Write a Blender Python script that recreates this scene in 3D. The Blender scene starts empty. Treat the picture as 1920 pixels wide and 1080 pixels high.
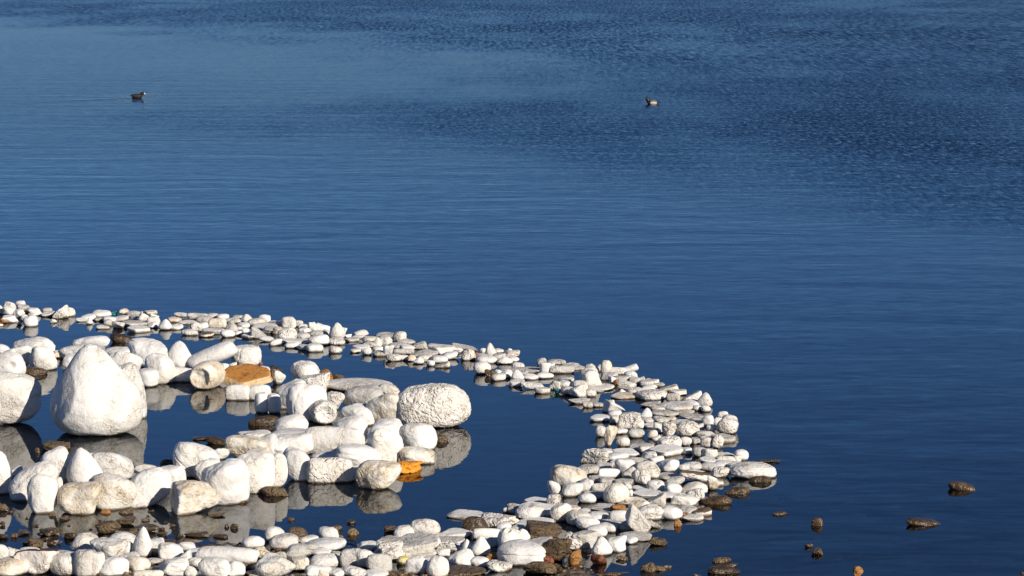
import bpy, math, random
import numpy as np
from mathutils import Vector

R = math.radians
sc = bpy.context.scene
col = sc.collection

# ------------------------------------------------------------------ camera, sky, sun, exposure
CAM_H, FOC, HORIZON = 4.5, 5000.0, -94.0          # metres; focal length and horizon row in 1920x1080 pixels
PITCH = math.atan((540 - HORIZON) / FOC)
cam_d = bpy.data.cameras.new('camera')
cam = bpy.data.objects.new('camera', cam_d)
col.objects.link(cam)
cam.location = (0, 0, CAM_H)
cam.rotation_euler = (math.pi / 2 - PITCH, 0, 0)
cam_d.sensor_width = 36.0
cam_d.lens = FOC / 1920 * 36.0
cam_d.clip_start, cam_d.clip_end = 0.5, 20000
sc.camera = cam

SUN_EL, SUN_AZ = 24.0, 137.0                      # azimuth clockwise from the viewing direction
world = bpy.data.worlds.new('World')
sc.world = world
world.use_nodes = True
wn = world.node_tree
sky = wn.nodes.new('ShaderNodeTexSky')
sky.sky_type = 'NISHITA'
sky.sun_disc = False
sky.sun_elevation = R(SUN_EL)
sky.sun_rotation = R(SUN_AZ)
sky.dust_density = 0.0
sky.ozone_density = 8.5
sky.air_density = 0.66
wn.links.new(sky.outputs[0], wn.nodes['Background'].inputs[0])
wn.nodes['Background'].inputs[1].default_value = 0.07

sun_d = bpy.data.lights.new('sun', 'SUN')
sun_d.energy = 5.0
sun_d.angle = R(0.53)
sun_d.color = (1.0, 0.91, 0.79)
sun = bpy.data.objects.new('sun', sun_d)
col.objects.link(sun)
to_sun = Vector((math.sin(R(SUN_AZ)) * math.cos(R(SUN_EL)), math.cos(R(SUN_AZ)) * math.cos(R(SUN_EL)), math.sin(R(SUN_EL))))
sun.rotation_euler = to_sun.to_track_quat('Z', 'Y').to_euler()

sc.view_settings.view_transform = 'Standard'
sc.view_settings.look = 'None'
sc.view_settings.gamma = 1.0
sc.view_settings.exposure = 0.14
sc.render.engine = 'CYCLES'
sc.cycles.max_bounces = 6
sc.cycles.diffuse_bounces = 3
sc.cycles.glossy_bounces = 3
sc.cycles.transparent_max_bounces = 12
sc.cycles.volume_bounces = 0
sc.cycles.use_denoising = True
sc.cycles.use_adaptive_sampling = True
sc.cycles.adaptive_threshold = 0.02
sc.cycles.sample_clamp_indirect = 4.0


# ------------------------------------------------------------------ helpers
def ground(px, py, z=0.0):
    """the point of the level z that stands at a place of the photograph"""
    dx, dy = (px - 960) / FOC, (540 - py) / FOC
    c, s = math.cos(PITCH), math.sin(PITCH)
    d = (dx, c + dy * s, -s + dy * c)
    t = (z - CAM_H) / d[2]
    return Vector((d[0] * t, d[1] * t, z))


def tag(o, label=None, cat=None, group=None, kind=None):
    if label: o['label'] = label
    if cat: o['category'] = cat
    if group: o['group'] = group
    if kind: o['kind'] = kind
    return o


def mesh_obj(name, verts, faces, mat, parent=None, smooth=True):
    me = bpy.data.meshes.new(name)
    me.from_pydata([tuple(v) for v in verts] if not isinstance(verts, np.ndarray) else verts.tolist(), [], faces)
    if smooth:
        me.polygons.foreach_set('use_smooth', [True] * len(me.polygons))
    me.materials.append(mat)
    me.update()
    o = bpy.data.objects.new(name, me)
    col.objects.link(o)
    if parent: o.parent = parent
    return o


def hash3(i, j, k, seed):
    h = (i * 374761393 + j * 668265263 + k * 2147483647 + seed * 1274126177) & 0xFFFFFFFF
    h = ((h ^ (h >> 13)) * 1274126177) & 0xFFFFFFFF
    h = ((h ^ (h >> 16)) * 2246822519) & 0xFFFFFFFF
    return ((h ^ (h >> 15)) & 0xFFFFFF) / float(0xFFFFFF) * 2 - 1


def vnoise(p, seed=0):
    """smooth value noise, p (n,3) -> (n,) in -1..1"""
    f = np.floor(p)
    t = p - f
    t = t * t * t * (t * (t * 6 - 15) + 10)
    i, j, k = (f[:, a].astype(np.int64) for a in range(3))
    out = 0
    for a in (0, 1):
        wa = t[:, 0] if a else 1 - t[:, 0]
        for b in (0, 1):
            wb = t[:, 1] if b else 1 - t[:, 1]
            for c in (0, 1):
                wc = t[:, 2] if c else 1 - t[:, 2]
                out = out + wa * wb * wc * hash3(i + a, j + b, k + c, seed)
    return out


_ico = {}


def ico(n):
    if n not in _ico:
        g = (1 + 5 ** .5) / 2
        v = [(-1, g, 0), (1, g, 0), (-1, -g, 0), (1, -g, 0), (0, -1, g), (0, 1, g), (0, -1, -g), (0, 1, -g), (g, 0, -1), (g, 0, 1), (-g, 0, -1), (-g, 0, 1)]
        v = [list(np.array(a) / np.linalg.norm(a)) for a in v]
        f = [(0, 11, 5), (0, 5, 1), (0, 1, 7), (0, 7, 10), (0, 10, 11), (1, 5, 9), (5, 11, 4), (11, 10, 2), (10, 7, 6), (7, 1, 8),
             (3, 9, 4), (3, 4, 2), (3, 2, 6), (3, 6, 8), (3, 8, 9), (4, 9, 5), (2, 4, 11), (6, 2, 10), (8, 6, 7), (9, 8, 1)]
        for _ in range(n):
            mid, nf = {}, []

            def m(a, b):
                key = (a, b) if a < b else (b, a)
                if key not in mid:
                    p = np.array(v[a]) + np.array(v[b])
                    v.append(list(p / np.linalg.norm(p)))
                    mid[key] = len(v) - 1
                return mid[key]
            for a, b, c in f:
                x, y, z = m(a, b), m(b, c), m(c, a)
                nf += [(a, x, z), (b, y, x), (c, z, y), (x, y, z)]
            f = nf
        _ico[n] = (np.array(v), f)
    return _ico[n]


# ------------------------------------------------------------------ node shorthand
class NT:
    def __init__(s, name):
        s.m = bpy.data.materials.new(name)
        s.m.use_nodes = True
        s.t = s.m.node_tree
        s.t.nodes.clear()
        s.out = s.n('OutputMaterial')

    def n(s, typ, **kw):
        nd = s.t.nodes.new('ShaderNode' + typ)
        for k, v in kw.items(): setattr(nd, k, v)
        return nd

    def put(s, sock, val):
        if hasattr(val, 'is_output') or isinstance(val, bpy.types.NodeSocket): s.t.links.new(val, sock)
        else: sock.default_value = val

    def math(s, op, a, b=None, c=None, clamp=False):
        nd = s.n('Math', operation=op, use_clamp=clamp)
        for i, v in enumerate((a, b, c)):
            if v is not None: s.put(nd.inputs[i], v)
        return nd.outputs[0]

    def noise(s, vec, scale, detail=3.0, rough=.55, dist=0.0):
        nd = s.n('TexNoise')
        s.put(nd.inputs['Vector'], vec)
        s.put(nd.inputs['Scale'], scale)
        nd.inputs['Detail'].default_value = detail
        nd.inputs['Roughness'].default_value = rough
        nd.inputs['Distortion'].default_value = dist
        return nd.outputs['Fac']

    def ramp(s, fac, lo, hi, a=0.0, b=1.0):
        nd = s.n('MapRange', interpolation_type='SMOOTHSTEP')
        s.put(nd.inputs[0], fac)
        for i, v in zip((1, 2, 3, 4), (lo, hi, a, b)): s.put(nd.inputs[i], v)
        return nd.outputs[0]

    def mix(s, fac, a, b):
        nd = s.n('Mix', data_type='RGBA')
        s.put(nd.inputs[0], fac)
        for i, v in ((6, a), (7, b)):
            s.put(nd.inputs[i], v if not isinstance(v, tuple) else (*v, 1.0) if len(v) == 3 else v)
        return nd.outputs[2]

    def scale(s, vec, k, turn=0.0):
        nd = s.n('Mapping')
        nd.inputs['Rotation'].default_value = (0, 0, R(turn))
        s.put(nd.inputs[0], vec)
        nd.inputs['Scale'].default_value = k
        return nd.outputs[0]


def stone_mat(name, base, dirt, dirt_amt, fleck, fleck_amt, bump=1.0, pit=0.0, rough=.85, stain=True, wet=False, top=None, freq=7.0):
    s = NT(name)
    geo = s.n('NewGeometry')
    pos = geo.outputs['Position']
    rnd = s.n('ObjectInfo').outputs['Random']
    big = s.noise(pos, freq, 4, .62)
    fine = s.noise(pos, 55.0 if freq < 10 else 40.0, 4, .7)
    c = s.mix(s.math('MULTIPLY', s.ramp(s.math('ADD', big, s.math('MULTIPLY', rnd, .16)), .48, .72), dirt_amt), base, dirt)
    if top:                                            # a colour of its own on the broad upper face
        sep = s.n('SeparateXYZ'); s.put(sep.inputs[0], geo.outputs['Normal'])
        k = s.ramp(s.math('ADD', sep.outputs[2], s.math('MULTIPLY', s.math('SUBTRACT', big, .5), .5)), .45, .6)
        c = s.mix(k, c, s.mix(s.ramp(s.noise(pos, 16, 4, .6), .52, .66), top[0], top[1]))
    c = s.mix(s.math('MULTIPLY', s.ramp(fine, .60, .72), fleck_amt), c, fleck)
    # fine dark scratches
    vor = s.n('TexVoronoi', feature='DISTANCE_TO_EDGE')
    warp = s.n('VectorMath', operation='ADD')
    nz = s.n('TexNoise'); s.put(nz.inputs['Vector'], pos); nz.inputs['Scale'].default_value = 9.0
    sc_ = s.n('VectorMath', operation='SCALE'); s.put(sc_.inputs[0], nz.outputs['Color']); sc_.inputs['Scale'].default_value = .25
    s.put(warp.inputs[0], pos); s.put(warp.inputs[1], sc_.outputs[0])
    s.put(vor.inputs['Vector'], warp.outputs[0]); vor.inputs['Scale'].default_value = 6.0
    crack = s.math('MULTIPLY', s.ramp(vor.outputs['Distance'], 0.0, .025, 1.0, 0.0), s.ramp(big, .5, .62))
    c = s.mix(s.math('MULTIPLY', crack, .55 * fleck_amt), c, fleck)
    v = s.n('HueSaturation'); s.put(v.inputs['Color'], c)
    s.put(v.inputs['Value'], s.math('MULTIPLY_ADD', rnd, .16, .90))
    c = v.outputs[0]
    sepz = s.n('SeparateXYZ'); s.put(sepz.inputs[0], pos)
    zz = s.math('ADD', sepz.outputs[2], s.math('MULTIPLY', s.math('SUBTRACT', s.noise(pos, 14, 3), .5), -.035))
    if stain:                                          # algae line left by the water level
        c = s.mix(s.ramp(zz, .004, .024, .85, 0.0), c, (.10, .065, .025))
    p = s.n('BsdfPrincipled')
    s.put(p.inputs['Base Color'], c)
    s.put(p.inputs['Roughness'], s.ramp(zz, .01, .05, .3, rough) if wet else rough)
    p.inputs['Specular IOR Level'].default_value = .5 if wet else .25
    h = s.math('ADD', s.math('MULTIPLY', s.noise(pos, 34, 4, .6, .6), .0085), s.math('MULTIPLY', s.noise(pos, 11, 3, .5, .4), .018))
    h = s.math('ADD', h, s.math('MULTIPLY', crack, -.006))
    v3 = s.n('TexVoronoi', feature='DISTANCE_TO_EDGE'); s.put(v3.inputs['Vector'], warp.outputs[0]); v3.inputs['Scale'].default_value = 19
    h = s.math('ADD', h, s.math('MULTIPLY', s.math('MINIMUM', v3.outputs['Distance'], .22), s.math('MULTIPLY', s.ramp(big, .40, .66), .017)))
    if pit:
        v2 = s.n('TexVoronoi', feature='SMOOTH_F1'); v2.inputs['Scale'].default_value = 26; s.put(v2.inputs['Vector'], warp.outputs[0])
        h = s.math('ADD', h, s.math('MULTIPLY', s.math('MINIMUM', v2.outputs['Distance'], .5), .018 * pit))
    b = s.n('Bump'); s.put(b.inputs['Height'], h); b.inputs['Strength'].default_value = .95 * bump; b.inputs['Distance'].default_value = 1.0
    s.put(p.inputs['Normal'], b.outputs[0])
    s.put(s.out.inputs[0], p.outputs[0])
    return s.m


MAT = {
    'w': stone_mat('white_stone', (.79, .77, .72), (.60, .54, .45), .55, (.20, .17, .13), .7, .85, freq=4.5),
    'w1': stone_mat('smooth_white_stone', (.79, .77, .725), (.66, .61, .53), .45, (.26, .23, .19), .55, .6, freq=3.0),
    'w2': stone_mat('weathered_white_stone', (.75, .72, .66), (.56, .50, .41), .75, (.14, .12, .09), .85, 1.0, .25, freq=6.5),
    'g': stone_mat('grey_white_stone', (.60, .57, .52), (.44, .41, .35), .8, (.14, .12, .10), .7, 1.2),
    't': stone_mat('tan_stained_stone', (.77, .73, .65), (.58, .47, .32), .8, (.20, .15, .10), .6, 1.1),
    'r': stone_mat('pitted_stone', (.78, .74, .67), (.60, .53, .43), .6, (.12, .10, .08), .9, 1.5, 1.0),
    'B': stone_mat('brown_rock', (.12, .08, .042), (.19, .125, .06), .9, (.03, .022, .015), .9, 2.0, .5, .7, False, True, freq=18),
    'D': stone_mat('wet_brown_rock', (.055, .034, .016), (.11, .07, .032), 1.0, (.012, .008, .005), .8, 1.1, .2, .35, False, True, freq=20),
    'O': stone_mat('orange_rock', (.40, .19, .06), (.25, .12, .04), .8, (.07, .03, .015), .9, 1.6, .3, .8, False, freq=16),
    'R': stone_mat('red_brown_rock', (.22, .07, .03), (.16, .06, .03), .8, (.03, .015, .01), .8, 1.6, .3, .5, False, True, freq=16),
    'S': stone_mat('orange_slab', (.66, .50, .30), (.55, .38, .18), .6, (.14, .06, .02), .6, 1.0, 0, .8, False, False, ((.50, .23, .055), (.34, .12, .025))),
    'M': stone_mat('maroon_topped_stone', (.78, .73, .66), (.66, .58, .48), .5, (.25, .2, .16), .4, 1, 0, .8, True, False, ((.10, .035, .025), (.06, .025, .02))),
    'X': stone_mat('bright_orange_foam', (.85, .33, .035), (.80, .42, .08), .7, (.30, .06, .01), .9, 1.6, 0, .6, False),
    'Y': stone_mat('yellow_stone', (.62, .52, .15), (.70, .66, .50), .7, (.3, .25, .1), .4, 1, 0, .8, True),
    'K': stone_mat('brown_topped_stone', (.78, .74, .67), (.6, .5, .4), .5, (.2, .17, .14), .5, 1, 0, .85, True, False, ((.16, .11, .07), (.10, .07, .045))),
}


def flat_mat(name, c, rough=.7):
    s = NT(name)
    p = s.n('BsdfPrincipled')
    pos = s.n('NewGeometry').outputs['Position']
    s.put(p.inputs['Base Color'], s.mix(s.noise(pos, 60, 3), tuple(x * .75 for x in c), tuple(min(1, x * 1.2) for x in c)))
    p.inputs['Roughness'].default_value = rough
    s.put(s.out.inputs[0], p.outputs[0])
    return s.m


# ------------------------------------------------------------------ the lake bed, with the shore rising towards the camera
def bed_z(X, Y, fine=True):
    yy = [-40, 0, 15, 18.6, 19.2, 20.4, 22.5, 25, 32, 45, 80, 200, 9000]
    zz = [4.0, 2.4, .45, .005, -.02, -.055, -.28, -.8, -1.1, -1.8, -3.5, -6, -7.5]
    z = np.interp(Y, yy, zz)
    z = z - np.interp(X - .10 * (Y - 19), [.5, 1.6, 6], [0, .10, .22]) * np.interp(Y, [10, 17, 24, 40], [0, 1, 1, 0])
    if fine:
        p = np.stack([X, Y, 0 * X], 1)
        z = z + np.where(Y < 60, 1, 0) * (.030 * vnoise(p * 1.7, 3) + .016 * vnoise(p * 5, 4) + .008 * vnoise(p * 13, 5))
    return z


xs = np.concatenate([[-8000, -2000, -400, -60, -20], np.arange(-8, 8.01, .11), [20, 60, 400, 2000, 8000]])
ys = np.concatenate([[-40, -10, 5, 12, 15], np.arange(16.5, 27, .11), np.arange(27, 60, 1.5), [80, 200, 600, 2000, 9000]])
gx, gy = np.meshgrid(xs, ys)
gz = bed_z(gx.ravel(), gy.ravel())
nx = len(xs)
bf = [(j * nx + i, j * nx + i + 1, (j + 1) * nx + i + 1, (j + 1) * nx + i) for j in range(len(ys) - 1) for i in range(nx - 1)]
s = NT('lake_bed')
pos = s.n('NewGeometry').outputs['Position']
vo = s.n('TexVoronoi'); s.put(vo.inputs['Vector'], pos); vo.inputs['Scale'].default_value = 14
c = s.mix(s.noise(pos, 5, 4), (.08, .055, .03), (.19, .13, .07))
sep = s.n('SeparateColor'); s.put(sep.inputs[0], vo.outputs['Color'])
c = s.mix(s.ramp(sep.outputs[0], .6, .9, 0, .7), c, (.20, .14, .08))
p = s.n('BsdfPrincipled'); s.put(p.inputs['Base Color'], c); p.inputs['Roughness'].default_value = .45
b = s.n('Bump'); s.put(b.inputs['Height'], s.math('MULTIPLY', vo.outputs['Distance'], -.03)); b.inputs['Distance'].default_value = 1.0
s.put(p.inputs['Normal'], b.outputs[0]); s.put(s.out.inputs[0], p.outputs[0])
BED_MAT = s.m
tag(mesh_obj('lake_bed', np.stack([gx.ravel(), gy.ravel(), gz], 1), bf, BED_MAT), kind='structure')

# ------------------------------------------------------------------ water: a closed body of clear, blue-absorbing water with a rippled surface
COOT = ground(257, 183)
SCAUP = ground(1224, 195)
s = NT('lake_water')
pos = s.n('NewGeometry').outputs['Position']
sx = s.n('SeparateXYZ'); s.put(sx.inputs[0], pos)
X, Y = sx.outputs[0], sx.outputs[1]


def curve(node_in, pts, x0, x1, y0, y1):
    """piecewise-linear map through a float curve"""
    fc = s.n('FloatCurve')
    cm = fc.mapping.curves[0]
    nrm = [((a - x0) / (x1 - x0), (b - y0) / (y1 - y0)) for a, b in pts]
    cm.points[0].location = nrm[0]
    cm.points[1].location = nrm[-1]
    for q in nrm[1:-1]: cm.points.new(*q)
    for q in cm.points: q.handle_type = 'VECTOR'
    fc.mapping.update()
    s.put(fc.inputs['Value'], s.math('DIVIDE', s.math('SUBTRACT', node_in, x0), x1 - x0, clamp=True))
    return s.math('MULTIPLY_ADD', fc.outputs[0], y1 - y0, y0)


# where the breeze touches the water: far out everywhere, and in a tongue reaching in from the right
edge = curve(Y, [(15, 20), (36, 20), (44, 11), (50, 8), (56, 6), (62, 2), (68, -3), (76, -3), (82, 3), (98, 4), (118, 2), (140, -10), (170, -32), (200, -60), (250, -60)], 15, 250, -60, 20)
patchy = s.math('SUBTRACT', s.noise(s.scale(pos, (.16, .05, 0)), 1.0, 4, .6), .5)
patchy2 = s.math('SUBTRACT', s.noise(s.scale(pos, (.05, .03, 0)), 1.0, 2, .5), .5)
soft = s.math('MULTIPLY_ADD', Y, .05, 1.0)
m = s.math('DIVIDE', s.math('SUBTRACT', X, edge), soft)
m = s.math('ADD', m, s.math('MULTIPLY', patchy, 3.6))
wind = s.math('MAXIMUM', s.ramp(m, -2.6, 2.8), s.ramp(Y, 42, 90, 0.0, .13))
wind = s.math('MULTIPLY', wind, s.ramp(s.math('ADD', patchy, patchy2), -.25, .12, .45, 1.0))
near = s.ramp(Y, 24, 46)                               # the cove is stiller than the open water
calm_right = s.ramp(s.math('SUBTRACT', X, s.math('MULTIPLY', s.math('SUBTRACT', Y, 19), .05)), .9, 2.2)   # open side of the stone ring
open_w = s.math('MAXIMUM', near, s.math('MULTIPLY', calm_right, .75))

swell = s.noise(s.scale(pos, (.30, .80, 0), 8), 1.0, 2, .5, .4)
swell2 = s.noise(s.scale(pos, (1.0, 2.4, 0), -6), 1.0, 2, .5, .5)
h = s.math('MULTIPLY', swell, s.math('MULTIPLY_ADD', open_w, .0155, .0006))
h = s.math('ADD', h, s.math('MULTIPLY', swell2, s.math('MULTIPLY_ADD', open_w, .0042, .0004)))
# rings and wake about the swimming coot
dx, dy = s.math('SUBTRACT', X, COOT.x + .12), s.math('SUBTRACT', Y, COOT.y)
d = s.math('SQRT', s.math('ADD', s.math('MULTIPLY', dx, dx), s.math('MULTIPLY', s.math('MULTIPLY', dy, dy), .10)))
ring = s.math('MULTIPLY', s.math('SINE', s.math('MULTIPLY', d, 38.0)), s.math('MULTIPLY', s.ramp(d, .10, 1.25, 1.0, 0.0), .006))
h = s.math('ADD', h, ring)
back = s.math('SUBTRACT', COOT.x - .1, X)
for sg, spread in ((1, .35), (-1, .9)):
    off = s.math('SUBTRACT', s.math('MULTIPLY', dy, sg), s.math('MULTIPLY_ADD', back, spread, .05))
    g = s.math('POWER', 2.718, s.math('MULTIPLY', s.math('MULTIPLY', off, off), -9.0))
    h = s.math('ADD', h, s.math('MULTIPLY', g, s.math('MULTIPLY', s.ramp(back, 0, .1), s.ramp(back, .2, 4.0, .009, 0.0))))
bmp = s.n('Bump'); s.put(bmp.inputs['Height'], h); bmp.inputs['Strength'].default_value = 1.0; bmp.inputs['Distance'].default_value = 1.0
# slopes of the wavelets themselves, towards and away from the viewer and a little sideways
w1 = s.math('SUBTRACT', s.noise(s.scale(pos, (8.5, 2.4, 0), 5), 1.0, 3, .65, .5), .5)
w2 = s.math('SUBTRACT', s.noise(s.scale(pos, (5.0, .42, 0), -3), 1.0, 3, .65, .4), .5)
w3 = s.math('SUBTRACT', s.noise(s.scale(pos, (2.8, 8.0, 0), 7), 1.0, 2, .55, .6), .5)
w4 = s.math('SUBTRACT', s.noise(s.scale(pos, (6.0, 3.0, 0), -9), 1.0, 2, .55, .3), .5)
far = s.ramp(Y, 60, 135)
gust = s.math('ADD', s.math('MULTIPLY', w1, s.math('MULTIPLY_ADD', far, -.6, 1.0)), s.math('MULTIPLY', w2, far))
sy = s.math('MULTIPLY', wind, s.math('MULTIPLY_ADD', gust, .42, -.058))
sy = s.math('ADD', sy, s.math('MULTIPLY', w3, s.math('MULTIPLY_ADD', open_w, .040, .026)))
sxx = s.math('MULTIPLY', w4, s.math('MULTIPLY_ADD', wind, .10, .012))
cmb = s.n('CombineXYZ'); s.put(cmb.inputs[0], sxx); s.put(cmb.inputs[1], sy)
addn = s.n('VectorMath', operation='ADD'); s.put(addn.inputs[0], bmp.outputs[0]); s.put(addn.inputs[1], cmb.outputs[0])
nrm = s.n('VectorMath', operation='NORMALIZE'); s.put(nrm.inputs[0], addn.outputs[0])
NRM = nrm.outputs[0]
fr = s.n('Fresnel'); fr.inputs['IOR'].default_value = 1.34; s.put(fr.inputs['Normal'], NRM)
rough = s.math('ADD', s.ramp(Y, 32, 130, .010, .10), s.math('MULTIPLY', wind, .03))     # waves too fine to resolve far out
cover = s.math('SUBTRACT', s.ramp(Y, 22, 75, .97, .62), s.math('MULTIPLY', wind, .04))    # their slopes mirror less of the low sky
gl = s.n('BsdfGlossy'); s.put(gl.inputs['Roughness'], rough); gl.inputs['Color'].default_value = (.93, .94, .95, 1); s.put(gl.inputs['Normal'], NRM)
tr = s.n('BsdfTransparent'); tr.inputs['Color'].default_value = (.90, .94, .97, 1)
mx = s.n('MixShader')
s.put(mx.inputs[0], s.math('MULTIPLY', fr.outputs[0], cover)); s.put(mx.inputs[1], tr.outputs[0]); s.put(mx.inputs[2], gl.outputs[0])
s.put(s.out.inputs[0], mx.outputs[0])
ab = s.n('VolumeAbsorption'); ab.inputs['Color'].default_value = (.30, .62, .80, 1); ab.inputs['Density'].default_value = .9
s.put(s.out.inputs['Volume'], ab.outputs[0])
WATER = s.m
L, Y0, Y1, ZB = 9000, -60, 9500, -12
wv = [(-L, Y0, 0), (L, Y0, 0), (L, Y1, 0), (-L, Y1, 0), (-L, Y0, ZB), (L, Y0, ZB), (L, Y1, ZB), (-L, Y1, ZB)]
wf = [(0, 1, 2, 3), (7, 6, 5, 4), (0, 4, 5, 1), (1, 5, 6, 2), (2, 6, 7, 3), (3, 7, 4, 0)]
tag(mesh_obj('lake_water', wv, wf, WATER, smooth=False), kind='structure')

# ------------------------------------------------------------------ the stones: one row each, read off the photograph area by area
# x0 y0 x1 y1 = outline in an area's own sixfold-enlarged pixels; shape letter; colour letter; options; "! phrase" = a stone with a look of its own
AREAS = {'A': (0, 550), 'B': (300, 550), 'C': (600, 590), 'D': (860, 630), 'E': (1080, 670), 'F': (1000, 820), 'G': (1200, 820), 'H': (820, 900),
         'I': (0, 620), 'P': (340, 630), 'O': (560, 770), 'N': (300, 780), 'J': (0, 790), 'K': (0, 900), 'L': (300, 900), 'M': (600, 900), 'Q': (1100, 900), 'Z': (0, 0), 'U': (0, 0)}
ROWS = {}
ROWS['A'] = '''
-70 140 52 235 k w
60 105 170 190 k w
170 95 292 180 b w
200 135 322 212 k g
30 155 202 250 b w
140 195 270 290 k w
330 172 485 252 k w
480 168 580 217 f g
465 205 612 265 s w
605 150 768 285 k r ! rough white chunk at the far bank's first gap
760 172 842 262 k w
570 295 636 336 k w
20 255 192 332 s w
-30 285 72 337 k O ! orange chunk at the left edge of the far bank
-20 345 32 373 f w
180 315 242 358 b g
235 245 330 312 b w
255 262 418 376 b w ! big bright egg-like stone at the far bank's left end
320 225 402 262 f t
280 205 322 242 k R
860 280 977 322 s w
910 240 1070 307 f w
965 285 1040 350 t w
1055 197 1236 271 f w
1420 235 1500 275 f g
1070 275 1166 316 f g
1085 360 1226 405 f w
1170 300 1266 370 b g
1255 255 1447 322 f g
1170 268 1300 330 f w
1265 325 1392 396 k w
1335 180 1476 242 k t
1420 205 1562 257 f g
1465 245 1592 322 f g
1550 235 1668 336 k w
1370 312 1642 379 s g
1450 370 1676 446 s w
1570 205 1622 230 f g
1630 195 1766 242 s t
1700 235 1786 292 k w
1660 270 1802 362 b t
1650 330 1782 390 k w
1785 308 1925 412 t w ! bright pointed stone fronting the far bank
'''
ROWS['B'] = '''
160 222 312 269 f w
90 272 232 327 f t
215 305 403 352 f w
110 352 252 412 f w
250 410 417 476 f w
340 335 482 431 b r
430 335 542 402 f w
320 232 516 307 k g
420 262 592 337 f g
525 230 652 287 f g
640 240 767 302 f w
550 297 742 397 c t ! stubby tan log lying on the far bank
440 440 592 496 f K
490 400 702 462 s w
680 418 837 496 e w ! smooth white egg fronting the far bank
835 430 920 477 f w
735 330 877 442 t g
740 280 907 337 f t
820 250 942 302 f g
905 247 1042 332 t t ! tan peaked stone at the back of the far bank
875 335 1002 397 f w
850 380 927 422 f w
915 398 997 449 f w
990 290 1202 372 e t
1100 252 1240 337 b w
1060 340 1312 412 f w
1240 310 1332 347 f w
1260 320 1382 382 s g
1375 283 1527 402 b w ! upright white egg at the back of the far bank
1505 315 1607 377 b w
930 455 1112 511 s w
1040 390 1212 512 w g
1150 380 1332 452 s g
1270 385 1372 462 s t
1325 400 1537 531 e r ! round pitted white stone in the far bank
1125 490 1277 547 f w
1230 520 1372 591 b w
1370 515 1682 577 s w
1405 555 1562 619 e w
1560 580 1702 641 s w
1655 575 1827 661 f w
1700 550 1832 592 f O ! flat orange stone in the far bank
1540 450 1682 522 f g
1560 355 1667 422 f t
1560 390 1692 457 k w
1665 340 1777 442 k w
1770 345 1907 437 k w
1670 430 1862 502 b g
1670 480 1897 586 b w
1820 415 1902 472 f w
'''
ROWS['C'] = '''
105 115 277 276 t w ! tall white sail-shaped stone of the far bank
235 155 302 227 k w
270 225 352 267 k w
20 180 107 242 f g
90 265 272 343 f r
100 362 242 436 b w
275 260 432 307 s g
375 180 542 252 b g
375 235 502 272 f w
485 250 642 312 s t
480 300 642 372 k g
590 270 692 372 t w
650 260 817 362 k w
625 205 852 267 s g
810 207 972 322 b w ! high white lump midway on the far bank
845 275 1057 340 f g
785 320 962 387 f g
915 340 1062 400 f w
370 342 547 397 f w
345 388 457 432 f t
465 380 577 454 b w
600 368 717 432 k w
600 410 742 472 f g
715 362 830 470 k w
830 390 1052 450 c g
745 450 917 524 e r
1050 310 1212 392 k g
1215 330 1337 382 f g
1225 345 1492 457 s w
1055 400 1312 477 f g
910 460 992 517 k w
985 460 1087 527 k t
1045 490 1167 556 t w
1105 455 1257 530 f t
1200 520 1287 580 f w
1255 468 1427 542 f w
1285 535 1452 600 w w
1370 425 1547 507 f w
1490 330 1767 412 w g ! long grey slope-topped slab of the far bank
1485 375 1602 432 k w
1590 405 1747 514 b r
1725 430 1777 500 k O
80 735 770 890 f w ! long low white boulder behind the twin rounded boulders
'''
ROWS['D'] = '''
240 145 312 202 f w
190 195 312 242 f g
300 98 422 234 t w ! thin upright fin-shaped stone of the far bank
405 145 502 192 f w
210 220 422 311 f w
375 200 552 272 k g
435 245 602 316 t w
550 145 602 187 b w
485 170 677 257 k w
560 240 672 292 f w
170 310 357 432 e w ! plump white stone jutting towards the cove
300 385 422 457 k B ! small brown rock beside the plump jutting stone
410 385 482 437 f w
370 430 522 507 f w
460 375 762 457 s g
470 390 612 472 b w
600 395 732 497 t w
595 305 737 377 e w
655 355 957 422 s g
735 430 887 497 f w
885 415 1057 480 f w
915 315 1027 422 s w
880 258 987 332 b g
570 495 732 572 s w
710 525 947 602 k w
860 585 1022 652 s w
1000 268 1192 327 f g
985 305 1077 357 f w
1165 305 1347 352 f w
1230 335 1422 387 f w
1025 342 1292 422 c g ! wrinkled grey log-like stone in the bank
1410 330 1557 447 k w
1555 330 1632 402 b g
1600 295 1722 432 e t ! orange-tipped upright stone at the bank's back
1675 362 1892 437 c w
1370 405 1602 582 k w ! tall blocky white lump behind the teal tangle
1125 465 1287 527 f g
1020 515 1142 607 k w
1130 510 1292 602 b w
1285 515 1442 622 f w
1150 580 1302 662 b g
1220 560 1422 691 k w ! big angular white stone beside the teal tangle
1440 545 1732 617 f w
1460 590 1622 637 f w
1435 612 1547 683 e w
1600 420 1792 502 s g
1690 455 1782 542 k w
1240 712 1402 767 s w
1340 700 1472 742 f w
1390 745 1507 809 b w
1520 755 1642 802 f g
1635 735 1857 862 w w ! white stone with an upturned fin, in the bank's bend
1680 725 1762 782 k t
1680 840 1832 910 e w
1485 890 1707 966 f w ! long white lozenge floating apart at the bend
1700 905 1802 987 v g
'''
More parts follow.
